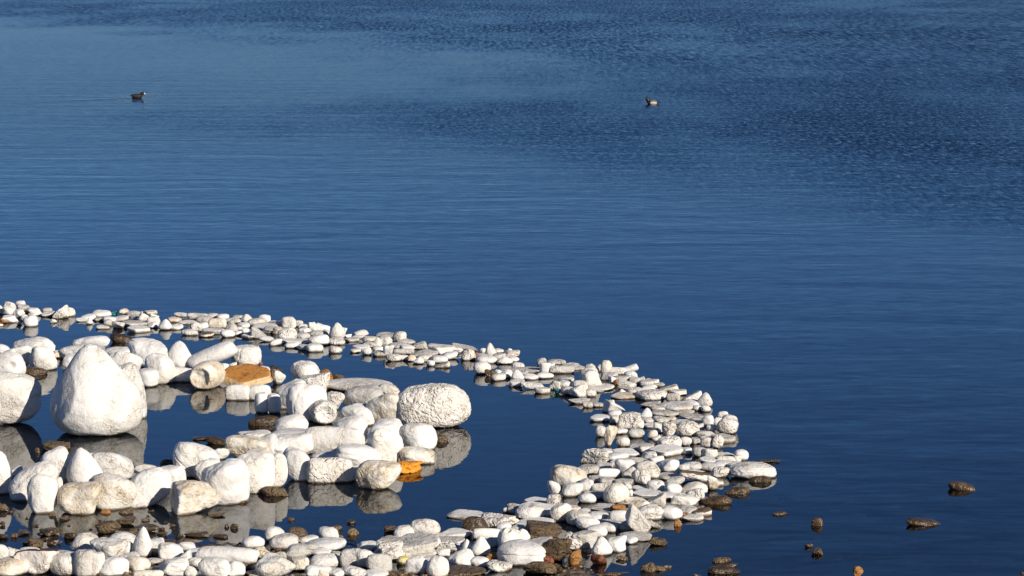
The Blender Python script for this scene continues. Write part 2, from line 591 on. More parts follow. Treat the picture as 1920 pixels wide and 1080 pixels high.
ROWS['E'] = '''
500 90 697 194 L w a:-24
545 165 687 242 b w
430 215 602 292 k g
420 255 492 312 k O
480 260 667 362 k w
600 230 712 307 s g
690 225 777 302 k g
770 240 842 277 f g
730 255 922 332 s w
820 310 907 357 f w
880 290 992 337 s g
935 312 1142 384 w t
590 345 762 412 f w
740 325 882 387 f w
1060 368 1232 432 s t
1200 390 1402 492 w t
690 375 1007 489 f r ! broad cracked white oval at the bank's bend
1020 415 1167 497 c g
410 400 672 472 f t
480 365 562 412 t w
1220 480 1412 557 f w
1365 418 1532 559 t w ! peaked white stone at the bend's outer side
1410 550 1512 614 b w
1320 545 1422 602 f w
730 500 942 567 s g
840 550 1002 607 f t
930 505 1327 606 f w ! longest flat white stone of the bend
855 598 1137 669 f g
1110 590 1317 642 s t
720 585 852 692 t w
1180 640 1467 712 f g
870 670 1047 744 b g
1020 668 1122 717 f t
730 685 867 747 f w
765 740 967 802 s w
880 750 987 852 k w
970 750 1127 896 b r ! round stone split by a dark vertical crack
1060 705 1272 762 f w
1125 735 1382 892 e r ! large pale disc-like stone in the bend
1270 718 1422 767 f w
1420 665 1557 777 b w
1340 750 1432 812 k t
1470 760 1567 837 k w
1555 690 1652 777 f w
1590 618 1707 692 b w
1650 655 1812 747 b w
1585 712 1822 861 b r ! smooth white stone at the ring's easternmost bulge
1360 835 1562 907 k g
480 640 727 812 k r ! dark pitted grey lump at the bend's inner edge
620 715 762 807 b w
510 625 722 682 s g
220 785 347 897 b w
325 800 472 1001 k t ! tall yellow-footed stone at the bend's inner edge
420 805 577 867 f w
580 815 767 906 e g ! oval grey stone lying in open water
805 830 917 917 b t
860 885 972 977 k w
920 900 1182 1031 b r ! creased white stone like a folded cloth
460 910 602 1006 e w
1170 908 1297 997 b w
1285 908 1397 977 s g
1400 890 1542 942 s w
1400 915 1537 1017 b g
1530 895 1657 1021 b r
1540 870 1782 967 s g
'''
ROWS['F'] = '''
1075 75 1342 162 s g
1190 100 1347 177 b w
1320 100 1672 221 s w ! widest flat white slab of the ring
1670 120 1787 191 s w
545 150 827 306 k r ! black-pitted oval stone jutting into the cove
750 135 922 217 s w
910 135 1172 227 s w
820 180 1062 267 f w
920 225 1102 277 s t
1085 235 1287 300 f w
1240 170 1392 252 k w
1300 220 1462 307 k w
850 260 1022 337 s w
720 290 887 357 s t
200 345 592 571 b t ! large yellow-topped boulder at the ring's inner edge
485 318 727 434 f g
640 315 882 387 s g
730 365 967 462 c w
610 435 832 507 s g
745 455 947 537 f g
920 268 1142 422 b w
1000 350 1167 477 L w a:-38
1150 290 1417 462 b w ! big plain white boulder in the ring's middle
1110 380 1312 537 b r ! white stone with a black sooty patch
1400 270 1627 397 k w
1385 405 1632 482 s g
1635 288 1892 382 b w
160 510 302 651 b w
330 530 552 671 b w
510 480 667 611 k w
665 530 912 622 c t
505 640 702 741 e w
570 615 802 702 s g
920 475 1112 562 s g
1020 520 1102 602 k w
800 545 1072 751 e w ! large round white ball of a stone
1065 600 1127 677 b w
1110 550 1277 612 f w
1275 495 1472 617 b w h:.35,.75 ! bean-shaped notched white stone
1130 585 1422 692 s w
1250 640 1482 782 w w
1415 625 1632 707 s w
1480 530 1677 647 b w
1500 450 1702 542 b g
1560 645 1852 781 k w
950 715 1122 772 s g
1040 680 1252 762 s t
1075 720 1292 822 k t
145 660 307 791 b r
195 770 422 946 b w
345 765 522 842 s t
520 805 642 852 f w
665 755 1002 852 s g
870 765 1032 852 k O ! orange stone among the near ring stones
390 840 642 996 f w
605 845 832 937 f w
865 840 1072 957 c w
480 910 742 1041 e w
740 935 972 1032 s g
740 970 932 1071 f w
970 950 1132 1062 f g
1045 805 1312 1090 P w ! leaf-shaped white slab propped on its edge
1150 775 1452 932 b w c:1
1270 930 1422 1022 k g
1420 765 1642 812 s g
1445 795 1672 926 e w
1635 780 1842 872 f g
1580 930 1662 1001 e O ! round rust-coloured cobble at the water's edge
1670 850 1717 892 e O
1680 870 1902 946 s w
'''
ROWS['G'] = '''
590 125 762 222 e g
700 140 862 232 s w
850 175 1042 227 s w
680 225 892 297 s w
870 220 1082 287 c t
1060 152 1217 261 e w ! bright white knob at the ring's seaward tip
1040 210 1142 286 b t
690 290 862 382 f g
820 270 1052 347 f w
995 290 1172 377 f w
800 345 1007 451 b r ! creased white stone beside the brown-footed long boulder
1020 300 1517 466 e w ! long smooth white stone with a brown weedy foot
540 370 727 412 f w
765 455 882 592 k t
860 495 937 547 f w
460 385 762 502 k K ! brown-topped rough stone in the ring
460 520 752 652 b t
510 590 717 707 b r
960 565 1227 666 e D ! brown wet rock off the ring, farther of two
700 668 1022 796 e D ! brown wet rock touching the ring's seaward side
1230 440 1470 540 e D
660 690 742 742 k D
1495 838 1652 891 e D ! small dark rock alone in open water
1310 252 1562 284 f D
610 800 792 886 s K
'''
ROWS['H'] = '''
130 345 507 447 s w ! long white slab behind the wet brown rock
270 430 552 571 e D ! wet brown rock wedged between near white stones
500 390 892 546 k r
740 315 822 367 b w
790 268 942 322 f t
790 300 932 382 f g
885 285 1212 446 e w ! large smooth white dome among near ring stones
940 268 1307 422 s w
980 200 1227 277 s w
880 430 1282 532 f w
1010 480 1372 656 k B ! big pointed brown rock
75 555 372 657 s w
405 560 707 672 c w
-20 600 172 667 f t
660 490 837 592 e w
685 575 942 806 e w h:-.25,.85 ! round white stone with a dark notch on top
840 515 982 607 s w
850 570 1042 697 t w
550 660 722 757 s g
380 665 592 856 t w ! upright white thumb-shaped stone
270 690 392 832 t w
1000 655 1297 767 s g
705 710 1182 966 f w c:1 ! broadest flat white slab by the brown rocks
1195 695 1492 916 k B ! blocky brown rock beside the broadest slab
1145 860 1302 956 k R
1480 810 1612 951 k O
1415 610 1622 791 k r ! dark-creviced white chunk by the brown rocks
1530 600 1782 791 s g
1670 520 1907 651 e w
550 820 692 916 k O
370 875 582 981 e w
560 915 837 1036 b r
985 935 1332 1061 k B
100 970 517 1085 f B ! flat grey-brown rock at the bottom edge
130 800 422 976 b w
0 700 242 812 k r
-30 890 112 1090 e w
'''
ROWS['Q'] = '''
60 668 284 852 t w ! white teardrop stone above a red-brown rock
225 648 434 812 k w
390 590 712 692 f g
430 650 567 722 f w
55 850 217 942 k R
335 855 452 922 k B
710 655 894 772 k B ! brown rock off the near corner of the ring
610 940 766 1076 k B
765 970 882 1050 k B
870 965 950 1005 k B
1420 875 1622 952 e B
1560 940 1690 1004 k D
1370 975 1720 1095 e D ! dark rock at the bottom edge, right of centre
120 1040 450 1095 k D
1210 1060 1280 1090 k B
'''
ROWS['I'] = '''
160 85 602 262 b w
-60 160 112 260 b w
20 190 357 420 b w
335 200 622 451 b w ! ball-like white boulder behind the brown rock
-60 270 277 531 b w h:.62,.05 ! white boulder with a small black hole
-380 515 442 1061 Z w ! big white barrel cut by the left edge
250 418 522 531 e D ! brown rock under the ball-like boulder
810 72 1242 230 b w
670 165 1077 322 b w
605 225 702 312 k t
720 270 1012 432 b w
1000 258 1202 332 b w
1160 190 1462 290 f w
1250 38 1517 176 e D ! brown dome-shaped rock behind the boulders
605 262 1565 1182 T w ! huge white cone-shaped boulder
1270 420 1642 992 b r ! rough white boulder hidden behind the cone
1185 258 1592 512 b w c:1
1440 112 1922 420 b w
1550 440 1787 631 v w ! small white drum beside the cone
1610 290 1962 602 b w
-120 985 60 1060 e D
'''
ROWS['P'] = '''
-170 85 122 362 t w
80 90 612 372 L w a:-30 ! white log-like boulder tilted up to the right
575 120 892 347 v w c:1 ! white drum with a vertical split
115 305 472 601 C t y:-16 ! white drum with a broken hollow end
-340 355 132 520 c w
430 315 532 402 k w
530 305 622 400 k w
460 335 1012 581 s S x:26 ! broad orange slab tilted among white boulders
880 300 917 347 k R
840 345 997 432 f w
1000 340 1132 432 b D
1005 385 1172 541 k t
1240 300 1577 541 b w ! white dome boulder by the rusty rock
1320 430 1657 641 k r
1570 385 1702 532 k O ! rust-orange rock behind the pitted white boulder
1670 440 1837 562 k B
505 565 767 726 c w
770 565 1002 726 c w
830 655 982 866 v w ! small upright white cask
975 665 1117 872 v w
1060 515 1392 822 b w
1195 575 1627 961 e w ! large round boulder behind the facing drum
1420 735 1747 991 C r y:16 ! drum end facing the viewer, its face crumpled
1610 640 1842 832 k r
765 905 1097 1056 e D ! oval brown rock in the inner pool
1065 900 1417 1102 e w
'''
ROWS['O'] = '''
510 -258 950 0 b g
882 -290 1142 -132 b t
762 -162 1200 172 b t ! tan-topped boulder leaning on the huge oval
1110 -258 1910 192 Z r ! huge white oval boulder at the cove's tip
490 -60 892 172 b w
400 85 762 402 b w
800 115 1172 422 b w
785 240 1162 602 b w c:1 ! folded double-lobed boulder above the bright orange lump
1130 165 1547 446 b w
1150 420 1517 601 b t
1060 575 1392 706 k X c:3 ! bright orange crumpled lump
1530 275 1677 386 e D
70 210 722 502 c w ! smooth white horizontal drum in the heap
435 395 922 641 b w
105 555 602 816 c r ! black-pitted white log-like boulder
470 610 702 792 k g
660 585 1142 886 b t c:1 ! brown-streaked squat boulder at the heap's front
150 470 442 582 b w
'''
ROWS['N'] = '''
165 335 662 701 b w ! smooth white dome boulder left of the heap
600 375 777 492 b w
750 240 1212 482 b t
880 165 1252 272 b w
1050 220 1332 462 b w
1290 215 1712 462 k w ! layered split-ended boulder in the heap
1235 150 1892 342 b w
1370 390 1717 732 b w
1240 455 1432 802 b w
830 440 1277 872 b w
390 500 682 772 b w
465 530 982 1002 b w ! big block-like drum fronting the heap
110 760 662 1112 k t c:1 ! cracked tan-scarred boulder at the heap's front
-60 580 282 832 b w
370 235 522 276 f D
510 235 802 356 e D ! flat black rock in the inner pool
0 495 167 622 e D
1145 800 1442 946 e B ! brown rock in front of the block-like drum
790 920 962 1012 e D
'''
ROWS['J'] = '''
-110 360 122 822 b w ! white boulder cut by the left edge, near shore
120 490 642 902 b w
130 510 252 622 b w
435 325 822 722 b w
750 345 1152 762 t w ! white boulder rising to a blunt point
940 365 1102 482 b w
1030 380 1487 662 b w
320 640 642 1036 e w ! upright egg-shaped white boulder
665 715 1127 1051 b t ! squat cream boulder with a diagonal crack
1010 625 1532 1001 b t c:1 ! cream boulder with a vertical seam
1400 560 1912 971 b w ! wrinkled white boulder right of the seamed one
1470 475 1772 612 k g
590 640 702 772 b w
480 225 772 382 k B ! tan rock in front of the cone's reflection
390 300 447 376 e D
'''
ROWS['K'] = '''
-60 275 97 382 k B
820 635 1112 832 b w h:.1,-.6
1100 670 1242 782 f w
1220 620 1532 782 b w
1500 590 1692 872 t w ! tallest pointed white stone of the near shore
1670 680 1842 822 k w
1790 740 1952 912 b w
1040 700 1392 912 k w ! knobbly white lump on the near shore
1370 720 1502 852 e w
1350 835 1562 962 k w
1420 890 1672 1042 b t
1580 890 1812 952 f w
590 855 907 1076 e w ! lemon-shaped white stone at the bottom edge
850 840 1052 1100 v g
1010 860 1172 1092 v w
1140 905 1422 1094 b w
1520 1030 1812 1110 c t
740 800 1052 882 f g
440 805 762 882 s g
230 770 432 852 f w
80 780 252 902 k w
-40 755 92 907 b w
-30 900 297 1084 f t ! long cream stone at the bottom left corner
200 830 622 1062 k M ! white stone with a maroon top
320 670 482 817 k B ! tan upright block on the near shore
440 540 652 672 k D
720 600 882 692 k D
1080 470 1342 662 k B ! largest brown rock in the shallow pool
1300 415 1522 547 k D
1420 550 1542 667 k B
1520 495 1782 642 k D
1770 590 1882 652 k D
1340 320 1492 402 e B
1130 335 1242 376 e O
120 600 202 672 k B
0 470 57 532 k D
550 365 627 422 e B
680 400 782 462 e D
200 560 330 625 k D
-40 610 90 680 k D
640 690 700 742 k B
250 690 330 750 k D
530 690 640 745 k D
900 640 1010 690 k D
'''
ROWS['L'] = '''
0 740 242 907 b w
210 715 392 802 b w
190 665 387 762 e B
330 785 582 882 f w
10 905 302 1090 k w ! square white block at the bottom edge
110 810 332 957 w w
330 890 477 987 f w
290 990 407 1102 b w
460 780 1062 947 c w ! long white bone-like log on the near shore
465 905 777 1102 b w ! white stone with two tiny dark squares
730 945 942 1092 b w
850 935 1052 1082 k B
1050 770 1252 892 k t
985 1030 1202 1102 f t
1115 870 1492 1102 b w ! big three-cornered white stone at the bottom edge
1290 825 1417 917 b g
1300 770 1372 827 e R ! dark red cobble under the grey-white stones
1190 555 1387 692 e w
1260 630 1532 782 f g
1430 540 1652 702 e B ! round brown rock behind the near shore stones
1560 635 1767 722 b w
1430 750 1742 912 b g
1480 885 1662 1022 v t
1550 720 1712 782 f w
1650 980 1902 1102 b w
1690 775 1902 862 f w
940 655 1157 772 e w ! white egg at the pool's near edge
280 580 537 667 k D ! wet brown rock in front of the cracked boulder
540 360 727 442 k D
790 495 877 572 e D
725 505 777 552 e D
1440 425 1512 472 k D
600 610 762 668 e D
-20 590 82 657 k D
30 670 180 740 k D
400 735 640 790 f D
860 740 1000 800 k D
600 790 780 840 f D
'''
ROWS['M'] = '''
0 550 197 672 b w
-120 670 262 802 e w
60 515 242 592 e B
310 550 432 652 e B ! small round brown cobble in the cove
305 450 397 496 f D
720 520 852 622 k B ! orange-brown cobble beside the near shore stones
200 620 262 662 e B
-60 780 112 852 f w
-100 855 192 1002 b w
70 1000 272 1102 k w
-30 1010 92 1102 b t
430 705 642 807 k w
650 710 932 912 k r ! spongy pitted white stone with a flat top
590 790 722 882 k t
700 632 1072 722 s g
810 650 1282 882 s g ! large grey slab among the near shore stones
850 530 1067 662 b w
1040 475 1327 641 b w ! smooth white loaf at the cove's near edge
1015 650 1327 802 b w h:.72,-.2
910 780 1282 892 f t
240 810 482 992 c g
380 815 592 992 b w
260 985 542 1102 b w
540 870 787 1052 b g
500 1020 752 1102 b w
970 895 1212 1062 b w
1220 900 1432 1102 b w
870 870 1012 952 e Y ! small yellow egg-shaped stone under the flat stones
1180 860 1442 942 b w
1300 780 1452 862 k w
1300 655 1602 762 s g
120 820 282 922 k g
760 1030 960 1095 k D
'''
ROWS['U'] = '''
9330 5630 9440 5665 f w u:.05
9630 5680 9740 5725 f w u:.05
9990 5560 10120 5610 f w u:.06
10370 5710 10520 5765 f w u:.04
10900 6180 11010 6250 f w u:.035
8960 5930 9110 5980 f g u:.05
9120 5930 9250 5975 f w u:.05
9380 6150 9470 6205 f w u:.04
10220 5960 10330 6000 f w u:.05
11330 6250 11420 6295 f w u:.04
9830 6190 9960 6240 f t u:.05
8660 5500 8760 5540 f w u:.05
8900 5470 9010 5510 f g u:.06
'''
ROWS['Z'] = '''
9132 5832 9252 5952 e D
10680 5424 10968 5556 e D ! farther of two brown rocks alone at the right
10200 5832 10578 5952 e D ! nearer of two brown rocks alone at the right
9048 6120 9144 6174 k B
9132 6168 9252 6276 k B ! small upright brown rock in open water near the bottom
9600 6378 9708 6480 k O ! small tan rock at the bottom edge, right side
11480 6440 11560 6500 k B
'''

SHAPE_WORD = {'e': 'egg-shaped', 'b': 'rounded', 'k': 'blocky', 'f': 'flat oval', 's': 'flat angular', 'c': 'log-shaped', 'C': 'drum-shaped', 'v': 'drum-shaped',
              't': 'pointed', 'w': 'wedge-shaped', 'L': 'tilted log-like', 'T': 'cone-shaped', 'P': 'propped', 'Z': 'oval'}
NAME_WORD = {'e': 'egg_shaped', 'b': 'rounded', 'k': 'blocky', 'f': 'flat', 's': 'slab', 'c': 'log_shaped', 'C': 'drum_shaped', 'v': 'drum_shaped',
             't': 'pointed', 'w': 'wedge', 'L': 'log_shaped', 'T': 'cone_shaped', 'P': 'slab', 'Z': 'oval'}
TONE_WORD = {'w': 'white', 'g': 'grey-white', 't': 'tan-stained', 'r': 'pitted white', 'B': 'brown', 'D': 'dark brown', 'O': 'orange', 'R': 'red-brown', 'S': 'orange',
             'M': 'maroon-topped', 'X': 'bright orange', 'Y': 'yellow', 'K': 'brown-topped'}
TONE_NAME = {'B': 'brown', 'D': 'brown', 'O': 'orange', 'R': 'red', 'S': 'orange', 'X': 'orange', 'Y': 'yellow'}
DEPTH = {'e': .85, 'b': .85, 'k': .85, 'f': 1.0, 's': .95, 'c': .42, 'C': 1.1, 'v': 1.0, 't': .85, 'w': .8, 'L': .42, 'T': .95, 'P': .45, 'Z': .62}
SINK = {'e': .16, 'b': .12, 'k': .10, 'f': .16, 's': .12, 'c': .14, 'C': .08, 'v': .05, 't': .05, 'w': .08, 'L': .08, 'T': .03, 'P': .06, 'Z': .05}


def rot(v, axis, ang):
    c, s_ = math.cos(ang), math.sin(ang)
    a, b = [(1, 2), (2, 0), (0, 1)][axis]
    o = v.copy()
    o[:, a] = c * v[:, a] - s_ * v[:, b]
    o[:, b] = s_ * v[:, a] + c * v[:, b]
    return o


def shape(kind, dirs, rng, opts):
    """a rock of unit size from the directions of a sphere"""
    D_ = dirs
    seed = int(rng.integers(1, 1 << 20))

    def cut(planes, p):
        acc = 0
        for n_, d_ in planes:
            n_ = np.array(n_, float); n_ /= np.linalg.norm(n_)
            acc = acc + np.maximum(0, D_ @ n_ / d_) ** p
        return acc ** (-1.0 / p)

    def prof(ts, rs, t):
        tt = np.linspace(0, 1, 401)
        rr_ = np.interp(tt, ts, rs)
        ker = np.hanning(61); ker /= ker.sum()
        sm = np.convolve(np.pad(rr_, 30, mode='reflect', reflect_type='odd'), ker, 'valid')
        return np.maximum(0, np.interp(t, tt, np.where((tt < .03) | (tt > .975), rr_, sm)))

    if kind in 'eZ':
        q = 2.3 if kind == 'e' else 2.7
        r = (np.abs(D_) ** q).sum(1) ** (-1 / q)
        v = D_ * r[:, None]
        v[:, 0] *= 1 + .12 * rng.uniform(-1, 1) * v[:, 2]
        amp = .10
    elif kind == 'b':
        pl = [(np.eye(3)[i] * sg + rng.normal(0, .14, 3), rng.uniform(.86, 1)) for i in range(3) for sg in (1, -1)]
        pl += [(rng.normal(0, 1, 3), rng.uniform(.92, 1.25)) for _ in range(5)]
        v = D_ * cut(pl, rng.uniform(2.7, 3.6))[:, None]
        amp = .13
    elif kind == 'k':
        pl = [(np.eye(3)[i] * sg + rng.normal(0, .25, 3), rng.uniform(.75, 1)) for i in range(3) for sg in (1, -1)]
        pl += [(rng.normal(0, 1, 3), rng.uniform(.8, 1.05)) for _ in range(6)]
        v = D_ * cut(pl, 6.0 if opts['dark'] else 12.0)[:, None]
        amp = .16 if opts['dark'] else .14
        if opts.get('c', 0) > 1: amp = .40
    elif kind == 'f':
        q = rng.uniform(2.2, 3.2)
        az = np.arctan2(D_[:, 1], D_[:, 0])
        out = 1 + .10 * np.cos(2 * az + rng.uniform(0, 6)) + .07 * np.cos(3 * az + rng.uniform(0, 6)) + .03 * np.cos(5 * az + rng.uniform(0, 6))
        rad = np.hypot(D_[:, 0], D_[:, 1]) / out
        v = D_ * ((rad ** q + np.abs(D_[:, 2]) ** q) ** (-1 / q))[:, None]
        amp = .06
    elif kind in 'sP':
        k = int(rng.integers(5, 8)); a0 = rng.uniform(0, 6)
        pl = [((math.cos(a0 + i * 6.283 / k + rng.normal(0, .15)), math.sin(a0 + i * 6.283 / k + rng.normal(0, .15)), rng.normal(0, .15)), rng.uniform(.78, 1)) for i in range(k)]
        pl += [((rng.normal(0, .07), rng.normal(0, .07), 1), .9), ((rng.normal(0, .1), rng.normal(0, .1), -1), .9)]
        if opts.get('x'): pl = [((math.cos(R(q)), math.sin(R(q)), .1), d_) for q, d_ in ((5, .95), (62, .80), (112, .86), (172, 1.0), (232, .84), (300, .78))] + pl[-2:]
        v = D_ * cut(pl, 16.0 if opts.get('x') else 11.0)[:, None]
        amp = .05
        if kind == 'P':                                # leaf outline in the picture plane, narrow at the top left
            v = rot(v, 0, math.pi / 2)
            t_ = (v[:, 2] + 1) / 2
            v[:, 0] = v[:, 0] * np.interp(t_, [0, .35, 1], [.75, 1, .28]) - .55 * (t_ - .5) * 1.3
    elif kind in 'cLCv':
        q = rng.uniform(4.5, 7)
        ax = {'c': 0, 'L': 0, 'C': 1, 'v': 2}[kind]
        rad = np.sqrt(np.maximum(0, 1 - D_[:, ax] ** 2))
        v = D_ * ((rad ** q + np.abs(D_[:, ax]) ** q) ** (-1 / q))[:, None]
        bul = 1 + .08 * (1 - v[:, ax] ** 2)
        for a in range(3):
            if a != ax: v[:, a] *= bul
        if kind == 'C':                                # sunken, broken end
            e = np.hypot(v[:, 0], v[:, 2])
            v[:, 1] += np.where(v[:, 1] < -.5, .24 * np.clip(1 - e / .74, 0, 1) ** .5 * (1 + .6 * vnoise(v * 2.5 + 5, seed)), 0)
        amp = .05 if kind != 'v' else .08
    elif kind in 'tT':
        t_ = (1 - np.cos(np.arccos(np.clip(-D_[:, 2], -1, 1)))) / 2
        az = np.arctan2(D_[:, 1], D_[:, 0])
        if kind == 'T':
            rr = prof([0, .02, .09, .2, .36, .52, .63, .74, .85, .93, .975, 1], [0, .60, .86, .99, 1.02, .93, .76, .57, .40, .27, .17, 0], t_)
        else:
            rr = prof([0, .03, .12, .3, .5, .7, .85, .95, 1], [0, .6, .9, 1.0, .86, .62, .42, .24, 0], t_)
        rr = rr * (1 + .06 * np.cos(2 * az + rng.uniform(0, 6)) + .05 * np.cos(3 * az + rng.uniform(0, 6)))
        lean = rng.uniform(-.35, .35) if kind == 't' else -.10
        v = np.stack([rr * np.cos(az) + lean * (t_ - .4), rr * np.sin(az), 2 * t_ - 1], 1)
        amp = .07 if kind == 't' else .045
        if kind == 'T':                                # the broad flat flank, and a lesser one opposite
            for nn, dd in (((-.80, -.50, .30), .70),):
                nn = np.array(nn) / np.linalg.norm(nn)
                v = v - np.maximum(0, v @ nn - dd)[:, None] * nn * .8
    elif kind == 'w':
        pl = [(np.eye(3)[i] * sg + rng.normal(0, .15, 3), rng.uniform(.85, 1)) for i in range(3) for sg in (1, -1)]
        v = D_ * cut(pl, 9.0)[:, None]
        sgn = rng.choice([-1, 1])
        v[:, 2] = (v[:, 2] + 1) * (1 - .42 * (1 + sgn * v[:, 0])) - 1
        amp = .06
    # lumps, creases, dents
    n = vnoise(v * 1.3 + rng.uniform(0, 50, 3), seed) * .7 + vnoise(v * 3.1 + 7, seed + 1) * .33 + vnoise(v * 7 + 3, seed + 2) * .13
    fine = vnoise(v * 16, seed + 3) * .05 + vnoise(v * 30, seed + 4) * .03
    v = v * (1 + amp * (n + fine))[:, None]
    nc = opts.get('c', 0) + (rng.random() < .45 and kind in 'bkvcCZe')
    for _ in range(int(nc)):
        nn = rng.normal(0, 1, 3) * (1, .3, .5); nn /= np.linalg.norm(nn)
        dd = v @ nn - rng.uniform(-.35, .35) + .10 * vnoise(v * 2 + 11, seed + 9)
        w_ = .05 if opts.get('c') else .03
        v = v * (1 - (.065 if opts.get('c') else .04) * np.exp(-(dd / w_) ** 2))[:, None]
    if 'h' in opts:
        hx, hz = opts['h']
        hd = np.array([hx, -math.sqrt(max(0, 1 - hx * hx - hz * hz)), hz])
        u = v / np.linalg.norm(v, axis=1)[:, None]
        v = v * (1 - .38 * np.exp(-((1 - u @ hd) / .022) ** 2))[:, None]
    return v


# small brown cobbles crowding the shallow pool between the boulders and the near shore
_r = np.random.default_rng(5)
_k = []
while len(_k) < 26:
    x_, y_ = _r.uniform(-20, 2000), _r.uniform(330, 760)
    if y_ > 560 + .04 * x_ + 120 * _r.random() or any(abs(x_ - q[0]) < 70 and abs(y_ - q[1]) < 30 for q in _k): continue
    _k.append((x_, y_, _r.uniform(35, 105), _r.choice(['k D', 'e B', 'k B', 'e D', 'k D'])))
ROWS['K'] += '\n'.join('%d %d %d %d %s' % (q[0], q[1], q[0] + q[2], q[1] + q[2] * .5, q[3]) for q in _k) + '\n'
STONES = []
for area, txt in ROWS.items():
    ox, oy = AREAS[area]
    for ln in txt.strip().splitlines():
        ln, _, mark = ln.partition('!')
        w_ = ln.split()
        opts = {}
        for a in w_[6:]:
            k_, v_ = a.split(':')
            opts[k_] = tuple(float(q) for q in v_.split(',')) if k_ == 'h' else float(v_)
        x0, y0, x1, y1 = (float(a) / 6 for a in w_[:4])
        STONES.append(dict(area=area, x0=ox + x0, y0=oy + y0, x1=ox + x1, y1=oy + y1, kind=w_[4], tone=w_[5], opts=opts, mark=mark.strip()))
for S in STONES:                                       # a wet rock's outline in the photograph runs on into its dark reflection
    if S['tone'] in 'DB' and S['area'] in 'GIJKLMNOPQZ' and S['kind'] in 'ek': S['y1'] = S['y0'] + .70 * (S['y1'] - S['y0'])
for si, S in enumerate(STONES):
    S['cx'], S['cy'], S['w'], S['h'] = (S['x0'] + S['x1']) / 2, (S['y0'] + S['y1']) / 2, S['x1'] - S['x0'], S['y1'] - S['y0']

# ---- what each one is called
def article(m):
    return 'the ' + m


GROUP = {}
for a in 'ABCDEFG': GROUP[a] = 'white stones of the curved ring'
for a in 'IPONJ': GROUP[a] = 'white boulders heaped in the cove'
for a in 'HKLMQZU': GROUP[a] = 'white stones along the near shore'
marks = [S for S in STONES if S['mark']]
CUT = (' of the ', ' at the ', ' in the ', ' among ', ' behind ', ' beside ', ' by the ', ' fronting ', ' off ', ' touching ', ' wedged ', ' lying ', ' like ', ' on the ', ' under ', ' above ', ' cut by ', ' leaning ', ' facing ', ' right of ', ' left of ', ' with ', ' jutting ', ' between ', ' alone ', ', ', ' midway ', ' to the ', ' hidden ', ' in open ', ' near ')
for S in marks:
    ref = S['mark']
    for c_ in sorted(CUT, key=lambda c_: -ref.find(c_)):        # drop trailing phrases while the short form stays its own
        i = ref.find(c_)
        if i > 0 and len(ref[:i].split()) >= 3 and sum(m_['mark'].startswith(ref[:i]) for m_ in marks) == 1: ref = ref[:i]
    S['ref'] = ref
for S in STONES:
    S['dark'] = S['tone'] in 'BDORSX'
    S['big'] = S['w'] > 48 and (S['area'] in 'IPONJ' or S['mark'].find('boulder') >= 0)
    noun = 'rock' if S['dark'] else ('boulder' if S['big'] else 'stone')
    S['noun'] = noun
    tone = TONE_NAME.get(S['tone'], 'white')
    if S['tone'] == 'S': S['name'] = 'orange_slab'
    elif S['tone'] == 'X': S['name'] = 'orange_lump'
    elif S['dark']: S['name'] = tone + '_rock'
    else: S['name'] = ('%s_%s' % (NAME_WORD[S['kind']], noun)) if tone == 'white' else 'yellow_stone'
    S['group'] = ('brown and orange rocks among the white stones' if S['dark'] else GROUP[S['area']])
    if S['mark']:
        S['label'] = S['mark']
        continue
    if S['area'] == 'U': S['group'] = 'pale stones seen faintly under water'
    best = min(marks, key=lambda m_: math.hypot(m_['cx'] - S['cx'], (m_['cy'] - S['cy']) * 1.6))
    dx, dy = S['cx'] - best['cx'], (S['cy'] - best['cy']) * 1.6
    S['dist'] = math.hypot(dx, dy)
    if abs(dx) > 2.2 * abs(dy): rel = 'right of' if dx > 0 else 'left of'
    elif abs(dy) > 2.2 * abs(dx): rel = 'in front of' if dy > 0 else 'behind'
    else: rel = ('front' if dy > 0 else 'back') + ('-right of' if dx > 0 else '-left of')
    size = 'tiny ' if S['w'] < 17 else 'small ' if S['w'] < 27 else 'large ' if S['w'] > 60 else ''
    ref = best['mark']
    if len(ref.split()) > 7: ref = best['ref']
    if len(ref.split()) > 6: size = ''
    S['label'] = '%s%s %s %s %s %s' % (size, ('submerged pale' if S['area'] == 'U' else TONE_WORD[S['tone']]), SHAPE_WORD[S['kind']], noun, rel, article(ref))
seen = {}
for S in STONES: seen.setdefault(S['label'], []).append(S)
for lab, L_ in seen.items():
    if len(L_) > 1:
        L_.sort(key=lambda q: q.get('dist', 0))
        for i, q in enumerate(L_):
            q['label'] = (('nearer ' if i == 0 else 'farther ') if len(L_) == 2 else ('nearest ', 'second ', 'third ', 'fourth ', 'fifth ', 'sixth ')[min(i, 5)]) + lab

